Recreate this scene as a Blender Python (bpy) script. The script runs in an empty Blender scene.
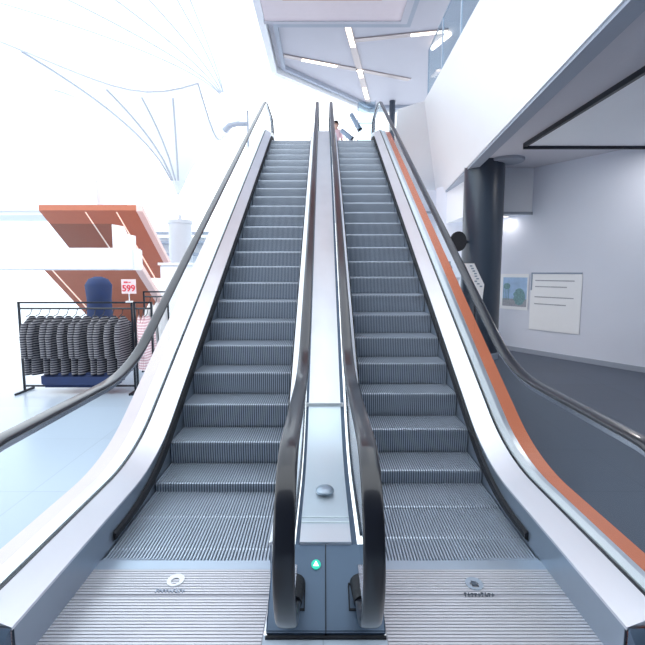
import bpy, bmesh, math, random
from mathutils import Vector, Matrix
random.seed(7)
PI = math.pi
S = bpy.context.scene
COL = S.collection

# ------------------------------------------------------------------ camera
cd = bpy.data.cameras.new('camera'); cam = bpy.data.objects.new('camera', cd); COL.objects.link(cam)
cam.location = (0, 0, 1.806); cam.rotation_euler = (PI/2 - 0.11129, 0, 0)
cd.sensor_fit = 'VERTICAL'; cd.sensor_height = 36; cd.sensor_width = 36
cd.lens = 457.95/645*36; cd.shift_x = -0.8/645; cd.clip_end = 300
S.camera = cam
# ------------------------------------------------------------------ world: bright overcast daylight
w = bpy.data.worlds.new('sky'); S.world = w; w.use_nodes = True
nt = w.node_tree; bg = nt.nodes['Background']
bg.inputs[0].default_value = (0.90, 0.955, 1.0, 1); bg.inputs[1].default_value = 2.1
# ------------------------------------------------------------------ sun (soft, high, from the left)
sd = bpy.data.lights.new('sun', 'SUN'); sun = bpy.data.objects.new('sun', sd); COL.objects.link(sun)
sd.energy = 0.9; sd.angle = math.radians(30); sd.color = (1.0, 0.97, 0.95)
sun.rotation_euler = (math.radians(35), math.radians(-38), 0)
S.view_settings.view_transform = 'Standard'; S.view_settings.look = 'None'
S.view_settings.exposure = 0.32; S.view_settings.gamma = 1.0; S.view_settings.use_curve_mapping = False

# ------------------------------------------------------------------ materials
def mat(name, col, rough=0.5, metal=0.0, spec=0.5, noise=0.0, nscale=8.0, bump=0.0, emit=None, estr=0.0, stretch=None, coat=0.0):
    m = bpy.data.materials.new(name); m.use_nodes = True
    n = m.node_tree.nodes; l = m.node_tree.links; p = n['Principled BSDF']
    p.inputs['Base Color'].default_value = (*col, 1); p.inputs['Roughness'].default_value = rough
    p.inputs['Metallic'].default_value = metal; p.inputs['Specular IOR Level'].default_value = spec
    p.inputs['Coat Weight'].default_value = coat; p.inputs['Coat IOR'].default_value = 1.5; p.inputs['Coat Roughness'].default_value = 0.10
    if emit: p.inputs['Emission Color'].default_value = (*emit, 1); p.inputs['Emission Strength'].default_value = estr
    tc = n.new('ShaderNodeTexCoord'); mp = n.new('ShaderNodeMapping'); l.new(tc.outputs['Object'], mp.inputs[0])
    if stretch: mp.inputs['Scale'].default_value = stretch
    ns = n.new('ShaderNodeTexNoise'); ns.inputs['Scale'].default_value = nscale; ns.inputs['Detail'].default_value = 3
    l.new(mp.outputs[0], ns.inputs[0])
    if noise:
        mx = n.new('ShaderNodeMix'); mx.data_type = 'RGBA'
        mx.inputs[6].default_value = (*[max(0, c*(1-noise)) for c in col], 1); mx.inputs[7].default_value = (*[min(1, c*(1+noise)) for c in col], 1)
        l.new(ns.outputs['Fac'], mx.inputs[0]); l.new(mx.outputs[2], p.inputs['Base Color'])
        mr = n.new('ShaderNodeMapRange'); mr.inputs[3].default_value = max(0.02, rough*(1-noise)); mr.inputs[4].default_value = min(1, rough*(1+noise))
        l.new(ns.outputs['Fac'], mr.inputs[0]); l.new(mr.outputs[0], p.inputs['Roughness'])
    if bump:
        b = n.new('ShaderNodeBump'); b.inputs['Strength'].default_value = bump; b.inputs['Distance'].default_value = 0.01
        l.new(ns.outputs['Fac'], b.inputs['Height']); l.new(b.outputs[0], p.inputs['Normal'])
    return m

def glass(name, tint, refl=1.0):
    m = bpy.data.materials.new(name); m.use_nodes = True
    n = m.node_tree.nodes; l = m.node_tree.links; n.remove(n['Principled BSDF'])
    t = n.new('ShaderNodeBsdfTransparent'); t.inputs[0].default_value = (*tint, 1)
    g = n.new('ShaderNodeBsdfGlossy'); g.inputs['Roughness'].default_value = 0.02
    fr = n.new('ShaderNodeLayerWeight'); fr.inputs[0].default_value = 0.12
    mu = n.new('ShaderNodeMath'); mu.operation = 'MULTIPLY'; mu.inputs[1].default_value = refl
    mx = n.new('ShaderNodeMixShader')
    ge = n.new('ShaderNodeNewGeometry'); fb = n.new('ShaderNodeMath'); fb.operation = 'SUBTRACT'; fb.inputs[0].default_value = 1
    m2 = n.new('ShaderNodeMath'); m2.operation = 'MULTIPLY'; l.new(ge.outputs['Backfacing'], fb.inputs[1]); l.new(fb.outputs[0], m2.inputs[0]); l.new(mu.outputs[0], m2.inputs[1])
    l.new(fr.outputs['Fresnel'], mu.inputs[0]); l.new(m2.outputs[0], mx.inputs[0]); l.new(t.outputs[0], mx.inputs[1]); l.new(g.outputs[0], mx.inputs[2])
    l.new(mx.outputs[0], n['Material Output'].inputs[0])
    return m

def membrane(name):
    m = bpy.data.materials.new(name); m.use_nodes = True
    n = m.node_tree.nodes; l = m.node_tree.links; n.remove(n['Principled BSDF'])
    a = n.new('ShaderNodeBsdfTranslucent'); a.inputs[0].default_value = (0.80, 0.83, 0.86, 1)
    b = n.new('ShaderNodeBsdfDiffuse'); b.inputs[0].default_value = (0.80, 0.82, 0.85, 1)
    mx = n.new('ShaderNodeMixShader'); mx.inputs[0].default_value = 0.3
    l.new(a.outputs[0], mx.inputs[1]); l.new(b.outputs[0], mx.inputs[2]); l.new(mx.outputs[0], n['Material Output'].inputs[0])
    return m

def striped(name, c1, c2, scale, axis=2):
    m = mat(name, c1, 0.9); n = m.node_tree.nodes; l = m.node_tree.links
    wv = n.new('ShaderNodeTexWave'); wv.bands_direction = 'XYZ'[axis]; wv.inputs['Scale'].default_value = scale; wv.inputs['Distortion'].default_value = 1.5
    tc = [x for x in n if x.type == 'TEX_COORD'][0]; l.new(tc.outputs['Object'], wv.inputs[0])
    r = n.new('ShaderNodeValToRGB'); r.color_ramp.elements[0].color = (*c1, 1); r.color_ramp.elements[1].color = (*c2, 1)
    r.color_ramp.elements[0].position = 0.4; r.color_ramp.elements[1].position = 0.6
    l.new(wv.outputs['Fac'], r.inputs[0]); l.new(r.outputs[0], n['Principled BSDF'].inputs['Base Color'])
    return m

def tiles(name, c, joint, rough, sx, sy, spec=0.5):
    m = mat(name, c, rough, spec=spec); n = m.node_tree.nodes; l = m.node_tree.links
    br = n.new('ShaderNodeTexBrick'); br.offset = 0; br.inputs['Scale'].default_value = 1
    br.inputs['Brick Width'].default_value = sx; br.inputs['Row Height'].default_value = sy; br.inputs['Mortar Size'].default_value = 0.004
    br.inputs['Color1'].default_value = (*c, 1); br.inputs['Color2'].default_value = (*[v*0.94 for v in c], 1); br.inputs['Mortar'].default_value = (*joint, 1)
    tc = [x for x in n if x.type == 'TEX_COORD'][0]; l.new(tc.outputs['Object'], br.inputs[0]); l.new(br.outputs[0], n['Principled BSDF'].inputs['Base Color'])
    return m

M = dict(
    groove_shade=mat('step_groove_shade', (0.12, 0.145, 0.185), 0.6, 0.4, noise=0.1),  # shade inside the grooves, put into the colour of the step body
    step=mat('step_aluminium', (0.50, 0.56, 0.65), 0.38, 0.65, noise=0.08, nscale=5),
    steel=mat('brushed_steel', (0.72, 0.75, 0.82), 0.30, 0.9, noise=0.06, nscale=6, stretch=(1, 0.1, 1)),
    deck=mat('deck_steel', (0.80, 0.82, 0.88), 0.38, 0.75, noise=0.06, nscale=5, stretch=(1, 0.1, 1)),
    skirt=mat('skirt_steel', (0.36, 0.42, 0.50), 0.35, 0.8, noise=0.05),
    brush=mat('brush_black', (0.012, 0.014, 0.02), 0.8, noise=0.3, nscale=60),
    rubber=mat('handrail_rubber', (0.012, 0.014, 0.022), 0.32, 0.0, 0.35, noise=0.08, nscale=4, coat=0.6),
    rubberedge=mat('handrail_guide_steel', (0.55, 0.58, 0.64), 0.25, 0.9, noise=0.05),
    glass=glass('balustrade_glass', (0.96, 0.985, 0.99), 0.45),
    bglass=glass('blue_glass', (0.80, 0.88, 0.92), 0.6),
    orange=mat('orange_cladding', (0.62, 0.17, 0.08), 0.38, 0.0, noise=0.05),
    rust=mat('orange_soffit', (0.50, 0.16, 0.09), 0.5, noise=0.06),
    pinkside=mat('pink_side_panel', (0.85, 0.62, 0.58), 0.45, noise=0.03),
    outer=mat('outer_deck_aluminium', (0.84, 0.87, 0.92), 0.4, 0.25, noise=0.04),
    palepink=mat('pale_pink_and_glare', (0.74, 0.64, 0.68), 0.4, noise=0.03),  # on the left escalator: orange bleached by glare, put into the colour
    white=mat('white_paint', (0.88, 0.90, 0.94), 0.5, noise=0.02),
    colw=mat('column_off_white', (0.60, 0.63, 0.68), 0.5, noise=0.02),
    fascia=mat('fascia_white', (0.76, 0.77, 0.81), 0.45, noise=0.015, nscale=2),
    ceillow=mat('low_ceiling_grey', (0.62, 0.62, 0.68), 0.6, noise=0.02, nscale=2),
    bulk=mat('bulkhead_white', (0.88, 0.91, 0.96), 0.6, noise=0.02, nscale=2),
    ceil=mat('ceiling_grey_white', (0.50, 0.50, 0.56), 0.6, noise=0.02, nscale=2),
    wall=mat('wall_pale_blue', (0.72, 0.76, 0.87), 0.6, noise=0.02, nscale=2),
    rim=mat('soffit_rim_grey', (0.34, 0.38, 0.46), 0.5, noise=0.03),
    pillar=mat('pillar_dark_enamel', (0.035, 0.050, 0.075), 0.30, 0.0, 0.6, noise=0.08, nscale=2),
    dark=mat('dark_metal', (0.02, 0.025, 0.035), 0.4, 0.3, noise=0.1),
    console=mat('console_blue_grey', (0.085, 0.13, 0.20), 0.42, 0.35, noise=0.06, nscale=3),
    plate=mat('landing_plate_steel', (0.66, 0.655, 0.70), 0.34, 0.45, noise=0.10, nscale=3),
    groove=mat('plate_groove', (0.42, 0.42, 0.47), 0.5, 0.4, noise=0.05),
    comb=mat('comb_steel', (0.50, 0.58, 0.68), 0.35, 0.8, noise=0.05),
    warm=mat('warm_light_strip', (0.9, 0.85, 0.8), 0.4, emit=(1.0, 0.82, 0.66), estr=2.2),
    warmdim=mat('soft_strip', (0.8, 0.6, 0.5), 0.4, emit=(1.0, 0.74, 0.62), estr=0.55),
    strip=mat('strip_metal', (0.42, 0.37, 0.37), 0.35, 0.5, noise=0.2, nscale=2),
    green=mat('green_signal', (0.02, 0.5, 0.36), 0.4, emit=(0.0, 0.55, 0.36), estr=0.5),
    arrow=mat('white_arrow', (0.9, 1, 0.95), 0.4, emit=(0.8, 1.0, 0.93), estr=1.3),
    red=mat('red_print', (0.75, 0.06, 0.09), 0.6), paper=mat('sign_paper', (0.88, 0.74, 0.76), 0.6, noise=0.03),
    fl_in=tiles('floor_tiles', (0.46, 0.54, 0.64), (0.35, 0.42, 0.5), 0.28, 1.2, 1.2),
    fl_shade=tiles('floor_tiles_shaded', (0.085, 0.105, 0.145), (0.06, 0.08, 0.11), 0.5, 0.9, 0.9, 0.3),  # right floor: its shade is put into a darker tile colour
    membrane=membrane('canopy_membrane'), seam=mat('canopy_seam', (0.47, 0.50, 0.56), 0.6, noise=0.05),
    knit=striped('black_white_knit', (0.015, 0.017, 0.03), (0.24, 0.24, 0.26), 9.0),
    pinkknit=striped('pink_knit', (0.62, 0.38, 0.42), (0.85, 0.72, 0.74), 8.0),
    cream=mat('cream_cloth', (0.80, 0.79, 0.80), 0.9, noise=0.08, bump=0.3), navy=mat('navy_cloth', (0.02, 0.04, 0.12), 0.8, noise=0.2),
    skin=mat('skin', (0.55, 0.34, 0.27), 0.5, noise=0.03), hair=mat('dark_hair', (0.03, 0.018, 0.018), 0.5, noise=0.2),
    pinktop=mat('pink_cloth', (0.72, 0.50, 0.55), 0.8, noise=0.06), bluegrey=mat('blue_grey_enamel', (0.26, 0.33, 0.44), 0.35, noise=0.1),
    backwall=mat('back_wall_grey', (0.10, 0.12, 0.16), 0.7, noise=0.05), emblem=mat('emblem_white', (0.86, 0.88, 0.92), 0.35, 0.2),
    emblemdark=mat('emblem_dark', (0.06, 0.08, 0.11), 0.5), emblemblue=mat('emblem_blue_grey', (0.42, 0.48, 0.60), 0.45, 0.3),
    foliage=mat('picture_foliage', (0.20, 0.36, 0.40), 0.7, noise=0.5, nscale=30), skyblue=mat('picture_sky', (0.38, 0.56, 0.82), 0.6, noise=0.25, nscale=8),
    picgrey=mat('picture_grey', (0.36, 0.38, 0.44), 0.6, noise=0.3, nscale=20),
)

# ------------------------------------------------------------------ helpers
def link(name, bm, m, parent=None, smooth=False):
    me = bpy.data.meshes.new(name); bmesh.ops.recalc_face_normals(bm, faces=bm.faces[:]); bm.to_mesh(me); bm.free()
    if m: me.materials.append(m)
    if smooth:
        for p in me.polygons: p.use_smooth = True
        me.set_sharp_from_angle(angle=math.radians(38))
    o = bpy.data.objects.new(name, me); COL.objects.link(o); o.parent = parent
    return o
def box(bm, x0, x1, y0, y1, z0, z1):
    v = [bm.verts.new(p) for p in ((x0,y0,z0),(x1,y0,z0),(x1,y1,z0),(x0,y1,z0),(x0,y0,z1),(x1,y0,z1),(x1,y1,z1),(x0,y1,z1))]
    for f in ((0,1,2,3),(4,5,6,7),(0,1,5,4),(1,2,6,5),(2,3,7,6),(3,0,4,7)): bm.faces.new([v[i] for i in f])
def prism(bm, pts, d):                   # pts: 3D polygon, extruded by vector d
    d = Vector(d); a = [bm.verts.new(p) for p in pts]; b = [bm.verts.new(Vector(p)+d) for p in pts]
    bm.faces.new(a); bm.faces.new(b)
    for i in range(len(a)): bm.faces.new((a[i], a[(i+1) % len(a)], b[(i+1) % len(a)], b[i]))
def tube(bm, pts, r, seg=10):
    pts = [Vector(p) for p in pts]; rings = []
    for i, p in enumerate(pts):
        t = (pts[min(i+1, len(pts)-1)] - pts[max(i-1, 0)]).normalized()
        a = t.cross(Vector((0, 0, 1)))
        if a.length < 1e-3: a = t.cross(Vector((1, 0, 0)))
        a.normalize(); b = t.cross(a)
        rr = r[i] if isinstance(r, (list, tuple)) else r
        rings.append([bm.verts.new(p + (a*math.cos(2*PI*k/seg) + b*math.sin(2*PI*k/seg))*rr) for k in range(seg)])
    for i in range(len(rings)-1):
        for k in range(seg): bm.faces.new((rings[i][k], rings[i][(k+1) % seg], rings[i+1][(k+1) % seg], rings[i+1][k]))
    bm.faces.new(rings[0]); bm.faces.new(rings[-1])
def lathe(bm, prof, c=(0, 0, 0), seg=40):
    rings = [[bm.verts.new((c[0]+r*math.cos(2*PI*k/seg), c[1]+r*math.sin(2*PI*k/seg), c[2]+z)) for k in range(seg)] for r, z in prof]
    for i in range(len(rings)-1):
        for k in range(seg): bm.faces.new((rings[i][k], rings[i][(k+1) % seg], rings[i+1][(k+1) % seg], rings[i+1][k]))
    bm.faces.new(rings[0]); bm.faces.new(rings[-1])
def tag(o, label, cat, group=None):
    o['label'] = label; o['category'] = cat
    if group: o['group'] = group
    return o
def thing(name, label, cat, loc=(0, 0, 0), group=None):
    o = bpy.data.objects.new(name, None); COL.objects.link(o); o.location = loc; o.empty_display_size = 0.2
    return tag(o, label, cat, group)
def struct(name, bm, m, smooth=False):
    o = link(name, bm, m, None, smooth); o['kind'] = 'structure'; return o
def copy_tree(o, parent=None):
    c = o.copy(); COL.objects.link(c); c.parent = parent
    for ch in [x for x in bpy.data.objects if x.parent == o]: copy_tree(ch, c)
    return c
def text_mesh(name, s, size, m, parent, loc, rot, ext=0.002):
    cu = bpy.data.curves.new(name, 'FONT'); cu.body = s; cu.size = size; cu.extrude = ext; cu.offset = .003; cu.align_x = 'CENTER'; cu.align_y = 'CENTER'
    t = bpy.data.objects.new(name+'_tmp', cu); COL.objects.link(t)
    dg = bpy.context.evaluated_depsgraph_get(); me = bpy.data.meshes.new_from_object(t.evaluated_get(dg))
    COL.objects.unlink(t); bpy.data.objects.remove(t)
    me.materials.clear(); me.materials.append(m); o = bpy.data.objects.new(name, me); COL.objects.link(o); o.parent = parent
    o.location = loc; o.rotation_euler = rot; return o

# ------------------------------------------------------------------ escalator geometry (side view paths)
SL = math.tan(PI/6); Y0 = 3.54; ZTOP = 5.40; YC = Y0 + ZTOP/SL      # nosing line
def path(hf, c, ys, ye, ht=None, rb=1.5, rt=1.5, n=14):
    """flat at hf -> 30 degree line (c above nosing line) -> flat at ZTOP+ht; fixed point count"""
    if ht is None: ht = hf
    yb = Y0 + (hf-c)/SL; yt = Y0 + (ZTOP+ht-c)/SL
    pts = [(ys, hf)]
    def fil(yc, zc, R, a0, a1):
        t = R*math.tan(PI/12)
        if a0 == 0:  # concave (bottom)
            cy, cz = yc - t, zc + R
            return [(cy + R*math.sin(PI/6*i/n), cz - R*math.cos(PI/6*i/n)) for i in range(n+1)]
        cy, cz = yc + t, zc - R
        return [(cy - R*math.sin(PI/6*(1-i/n)), cz + R*math.cos(PI/6*(1-i/n))) for i in range(n+1)]
    pts += fil(yb, hf, rb, 0, 1)
    a = pts[-1]; f2 = fil(yt, ZTOP+ht, rt, 1, 0); b = f2[0]
    for i in range(1, 8): pts.append((a[0]+(b[0]-a[0])*i/8, a[1]+(b[1]-a[1])*i/8))
    pts += f2; pts.append((ye, ZTOP+ht)); return pts
def zat(p, y):
    if y <= p[0][0]: return p[0][1]
    for (a, b), (c, d) in zip(p, p[1:]):
        if y <= c: return b + (d-b)*(y-a)/max(1e-9, c-a)
    return p[-1][1]
def ribbon(name, m, secs, ys, ye, parent, rb=1.8, close=True, smooth=True, rt=1.5):
    """secs: closed section of (X, hf, c) swept along the escalator"""
    bm = bmesh.new(); cols = []
    for X, hf, c in secs: cols.append([bm.verts.new((X, y, z)) for y, z in path(hf, c, ys, ye, rb=rb, rt=rt)])
    n = len(cols)
    for i in range(n if close else n-1):
        A, B = cols[i], cols[(i+1) % n]
        for k in range(len(A)-1): bm.faces.new((A[k], A[k+1], B[k+1], B[k]))
    if close: bm.faces.new([c[0] for c in cols]); bm.faces.new([c[-1] for c in cols])
    return link(name, bm, m, parent, smooth)

RAILH, RAILC, RB = 1.0, 0.95, 1.7
NC, NR = 2.14, 0.425                       # newel centre, radius
YE = 14.3
railp = path(RAILH, RAILC, NC, YE, RAILH, rb=RB, rt=1.2)
def rail_path():
    pts = [(NC+0.24, RAILH-2*NR), (NC+0.1, RAILH-2*NR)]
    pts += [(NC-NR*math.sin(PI*i/18), RAILH-NR-NR*math.cos(PI*i/18)) for i in range(0, 19)]
    pts += railp[1:-1]
    pts += [(YE+NR*math.sin(PI*i/18), ZTOP+RAILH-NR+NR*math.cos(PI*i/18)) for i in range(0, 19)]
    pts += [(YE-0.2, ZTOP+RAILH-2*NR)]
    return pts
def sweep(name, m, X, section, parent):
    P = rail_path(); bm = bmesh.new(); rings = []
    for i, (y, z) in enumerate(P):
        a = P[max(0, i-1)]; b = P[min(len(P)-1, i+1)]
        ty, tz = b[0]-a[0], b[1]-a[1]; L = math.hypot(ty, tz); ny, nz = -tz/L, ty/L     # left normal of travel = outward
        rings.append([bm.verts.new((X+sx, y+ny*sn, z+nz*sn)) for sx, sn in section])
    k = len(section)
    for i in range(len(rings)-1):
        for j in range(k): bm.faces.new((rings[i][j], rings[i][(j+1) % k], rings[i+1][(j+1) % k], rings[i+1][j]))
    bm.faces.new(rings[0]); bm.faces.new(rings[-1])
    return link(name, bm, m, parent, True)
HS = [(0.046*math.copysign(abs(math.cos(a))**0.6, math.cos(a)), 0.017*math.copysign(abs(math.sin(a))**0.75, math.sin(a))-0.004) for a in [2*PI*i/20 for i in range(20)]]
GS = [(-0.017, -0.055), (0.017, -0.055), (0.017, -0.022), (-0.017, -0.022)]
def glass_panel(X, ya, yb, hf, c, parent):
    dk = path(hf, c, 1.6, YE+1, rb=1.8); n = max(4, int((yb-ya)/0.06)); bm = bmesh.new()
    lo, hi = [], []
    for i in range(n+1):
        y = ya + (yb-ya)*i/n; zb = zat(dk, y)
        if y < NC: zt = RAILH-NR + math.sqrt(max(0, (NR-.04)**2-(y-NC)**2)); zb = max(zb, RAILH-NR - math.sqrt(max(0, (NR-.04)**2-(y-NC)**2)))
        elif y > YE: zt = ZTOP+RAILH-NR + math.sqrt(max(0, (NR-.04)**2-(y-YE)**2)); zb = max(zb, ZTOP+RAILH-NR - math.sqrt(max(0, (NR-.04)**2-(y-YE)**2)))
        else: zt = zat(railp, y) - 0.045
        lo.append((X-0.005, y, zb-0.01)); hi.append((X-0.005, y, zt))
    for i in range(n): pass
    A = [bm.verts.new(p) for p in lo]; B = [bm.verts.new(p) for p in hi]
    A2 = [bm.verts.new((p[0]+0.01, p[1], p[2])) for p in lo]; B2 = [bm.verts.new((p[0]+0.01, p[1], p[2])) for p in hi]
    for i in range(n):
        bm.faces.new((A[i], A[i+1], B[i+1], B[i])); bm.faces.new((A2[i], A2[i+1], B2[i+1], B2[i]))
        bm.faces.new((A[i], A[i+1], A2[i+1], A2[i])); bm.faces.new((B[i], B[i+1], B2[i+1], B2[i]))
    bm.faces.new((A[0], B[0], B2[0], A2[0])); bm.faces.new((A[-1], B[-1], B2[-1], A2[-1]))
    return link('glass_panel', bm, M['glass'], parent)

def step_mesh():
    bm = bmesh.new(); W = 1.0; N = 50; p = W/N
    prof = [(0.40, 0), (0.02, 0), (0.004, -0.006), (0.0, -0.02)] + [(0.0 + 0.022*(i/5)**1.6, -0.02-0.235*i/5) for i in range(1, 6)]
    base = [(0.408, -0.26), (0.408, -0.012)] + [(y+0.010, z-0.010) for y, z in prof[1:]] 
    vs = [(-W/2, y, z) for y, z in base]; prism(bm, vs, (W, 0, 0))
    for f in bm.faces: f.material_index = 1
    outer = prof
    inner = [(0.40, -0.014)] + [(y+0.013, z-0.013) for y, z in prof[1:]]
    for k in range(N):
        x0 = -W/2 + p*(k+0.24); x1 = x0 + p*0.5
        L = [[bm.verts.new((x, y, z)) for y, z in outer] for x in (x0, x1)]; F0 = len(bm.faces); I = [[bm.verts.new((x, y, z)) for y, z in inner] for x in (x0, x1)]
        for i in range(len(outer)-1):
            bm.faces.new((L[0][i], L[0][i+1], L[1][i+1], L[1][i]))
            bm.faces.new((L[0][i], L[0][i+1], I[0][i+1], I[0][i])); bm.faces.new((L[1][i], L[1][i+1], I[1][i+1], I[1][i]))
        bm.faces.new((L[0][0], L[1][0], I[1][0], I[0][0]))
    return bm
STEP = None
nosep = path(0, 0, 0, 40, rb=1.35, rt=1.35)

def escalator(label, xl, xr, outer, phase, clad, cladm):
    """xl..xr step band; outer = side (-1/+1) of its own outer balustrade"""
    global STEP
    t = thing('escalator', label, 'escalator', ((xl+xr)/2, 0, 0)); ox = (xl+xr)/2
    loc = Matrix.Translation((-ox, 0, 0))
    made = []
    k = -5
    while True:
        y = 6.138 + 0.4*(k-7) + phase
        if y > YC + 0.9: break
        if y > 2.64-0.41:
            if STEP is None:
                STEP = link('step', step_mesh(), M['step'], t); STEP.data.materials.append(M['groove_shade'])
                s = STEP
            else:
                s = STEP.copy(); COL.objects.link(s); s.parent = t
            s.location = (0, y, zat(nosep, y) - 0.003); s.scale = ((xr-xl-0.012), 1, 1)
        k += 1
    # inner (divider side) and outer edges
    out = xr if outer > 0 else xl; inn = xl if outer > 0 else xr; s = outer
    gl = out + s*0.17; gi = (-0.160 if s < 0 else 0.206)
    for e, sg, gx, ys in ((out, s, gl, 1.88), (inn, -s, gi, 2.52)):
        made.append(ribbon('skirt_panel', M['skirt'], [(e, .225, .15), (e+sg*.012, .225, .15), (e+sg*.012, -.28, -.30), (e, -.28, -.30)], ys+.02, 13.6, None))
        made.append(ribbon('skirt_brush', M['brush'], [(e-sg*.001, .090, .125), (e-sg*.022, .076, .105), (e-sg*.022, .040, .010), (e-sg*.001, .022, -.02)], 2.86, 13.3, None))
        made.append(ribbon('inner_deck', M['deck'], [(e-sg*.004, .21, .135), (e-sg*.004, .226, .151), (gx-sg*.022, .292, .235), (gx-sg*.022, .26, .20)], ys, 13.75, None))
        made.append(ribbon('glass_clamp', M['dark'], [(gx-sg*.022, .27, .21), (gx-sg*.022, .296, .239), (gx-sg*.006, .296, .239), (gx-sg*.006, .27, .21)], ys, 13.75, None))
        jt = [NC-0.374, 4.6, 6.3, 8.0, 9.7, 11.4, 13.1, YE+0.374]
        for a, b in zip(jt, jt[1:]): made.append(glass_panel(gx, a+0.004, b-0.004, .27, .21, None))
        hr = sweep('handrail', M['rubber'], gx, HS, None); made.append(hr)
        made.append(sweep('handrail_guide', M['rubberedge'], gx, GS, None))
    # outer deck and cladding
    g = gl
    made.append(ribbon('outer_deck', M['outer'], [(g+s*.006, .27, .21), (g+s*.006, .296, .239), (g+s*.072, .288, .231), (g+s*.080, .20, .15)], 1.86, 13.9, None))
    made.append(ribbon('outer_trim', M['steel' if s > 0 else 'deck'], [(g+s*.072, .26, .20), (g+s*.074, .282, .225), (g+s*.120, .274, .217), (g+s*.120, .24, .18)], 1.86, 13.9, None))
    made.append(ribbon('side_cladding', cladm, [(g+s*.121, .20, .14), (g+s*.121, .268, .211), (g+s*.255, .250, .192), (g+s*.255, -.30, -1.0), (g+s*.23, -.30, -1.0), (g+s*.23, .20, .14)], 1.86, 13.9, None, smooth=False))
    # newel plinth
    bm = bmesh.new(); x0, x1 = sorted((out - s*.004, g + s*.275)); prism(bm, [(x0, 1.62, 0), (x0, 1.62, .03), (x0, 1.87, .23), (x0, 1.87, 0)], (x1-x0, 0, 0)); made.append(link('newel_base', bm, M['console'], None))
    bm = bmesh.new(); prism(bm, [(xl, Y0+.2, -.38), (xl, YC, ZTOP-.75), (xl, 13.7, ZTOP-.75), (xl, 13.7, ZTOP-1.0), (xl, YC, ZTOP-1.0), (xl, Y0+.6, -.38)], (xr-xl, 0, 0)); made.append(link('truss', bm, M['dark'], None))
    # comb and landing plate
    bm = bmesh.new(); box(bm, xl, xr, 2.60, 2.685, -0.02, 0.006)
    for i in range(50):
        x = xl + (xr-xl)*(i+0.5)/50; box(bm, x-0.003, x+0.003, 2.685, 2.715, -0.006, 0.003)
    made.append(link('comb_plate', bm, M['comb'], None))
    pl0, pl1 = ((-1.72, -.30) if s < 0 else (.315, 1.70))
    bm = bmesh.new(); box(bm, pl0, pl1, 0.30, 2.60, -0.02, 0.0); o = link('landing_plate', bm, M['groove'], None); made.append(o)
    bm = bmesh.new(); y = 0.32; i = 0
    while y < 2.588:
        if not (2.365 < y+.008 < 2.388): box(bm, pl0+.004, pl1-.004, y, y+0.015, -0.001, 0.005)
        y += 0.022
    made.append(link('plate_ribs', bm, M['plate'], o))
    # emblem cast into the plate: an oval ring above a slanted wordmark too worn to read
    cx = -0.865 if s < 0 else 0.875
    m1, m2 = (M['emblem'], M['emblemblue']) if s < 0 else (M['comb'], M['emblemdark'])
    bm = bmesh.new(); yy = 2.50 if s < 0 else 2.47; N = 28
    for a in range(N):
        q = [(2*PI*a/N), (2*PI*(a+1)/N)]
        r0, r1 = (0.5, 1.0)
        pts = [(cx+0.05*r1*math.cos(q[0]), yy+0.055*r1*math.sin(q[0]), .006), (cx+0.05*r1*math.cos(q[1]), yy+0.055*r1*math.sin(q[1]), .006),
               (cx+0.05*r0*math.cos(q[1]), yy+0.055*r0*math.sin(q[1])-.01, .006), (cx+0.05*r0*math.cos(q[0]), yy+0.055*r0*math.sin(q[0])-.01, .006)]
        prism(bm, pts, (0, 0, .004))
    e1 = link('emblem', bm, m1, o); made.append(e1)
    bm = bmesh.new(); ran = random.Random(3)
    for a in range(9):
        x = cx-0.085+a*0.019; hgt = 0.030*ran.choice((.75, 1, 1, .8))
        prism(bm, [(x, yy-.105, .006), (x+.005, yy-.105, .006), (x+.010, yy-.105+hgt, .006), (x+.005, yy-.105+hgt, .006)], (0, 0, .003))
        yb = yy-.105+ran.choice((0, .5, .95))*hgt*.8
        prism(bm, [(x, yb, .006), (x+.015, yb, .006), (x+.015, yb+.006, .006), (x, yb+.006, .006)], (0, 0, .003))
    made.append(link('wordmark', bm, m2, o))
    if s > 0:
        bm = bmesh.new(); prism(bm, [(cx-.018, yy-.02, .0065), (cx+.02, yy-.024, .0065), (cx+.008, yy+.014, .0065), (cx-.014, yy+.022, .0065)], (0, 0, .0045)); made.append(link('emblem_centre', bm, M['emblemdark'], o))
    for q in made:
        if q.parent is None or q.parent == o:
            q.data.transform(loc)
            if q.parent is None: q.parent = t
    return t

# ------------------------------------------------------------------ setting
def slab(pts, z0, z1):
    bm = bmesh.new(); prism(bm, [(x, y, z0) for x, y in pts], (0, 0, z1-z0)); return bm
bm = bmesh.new(); box(bm, -30, -1.86, -8, 45, -.12, 0); box(bm, -1.86, 1.84, -8, 0.30, -.12, -.001)
box(bm, -1.86, -1.72, .30, 1.62, -.12, 0); box(bm, 1.70, 1.84, .30, 1.62, -.12, 0); box(bm, -.30, .315, .30, 2.1, -.12, 0)
struct('floor', bm, M['fl_in'])
bm = bmesh.new(); box(bm, 1.84, 14, -8, 45, -.12, 0); struct('floor_right', bm, M['fl_shade'])
# upper floor beyond the escalators
struct('floor_upper', slab([(-1.9, 13.75), (5.5, 13.75), (5.5, 30), (-1.9, 30)], ZTOP-.5, ZTOP), M['white'])
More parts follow.
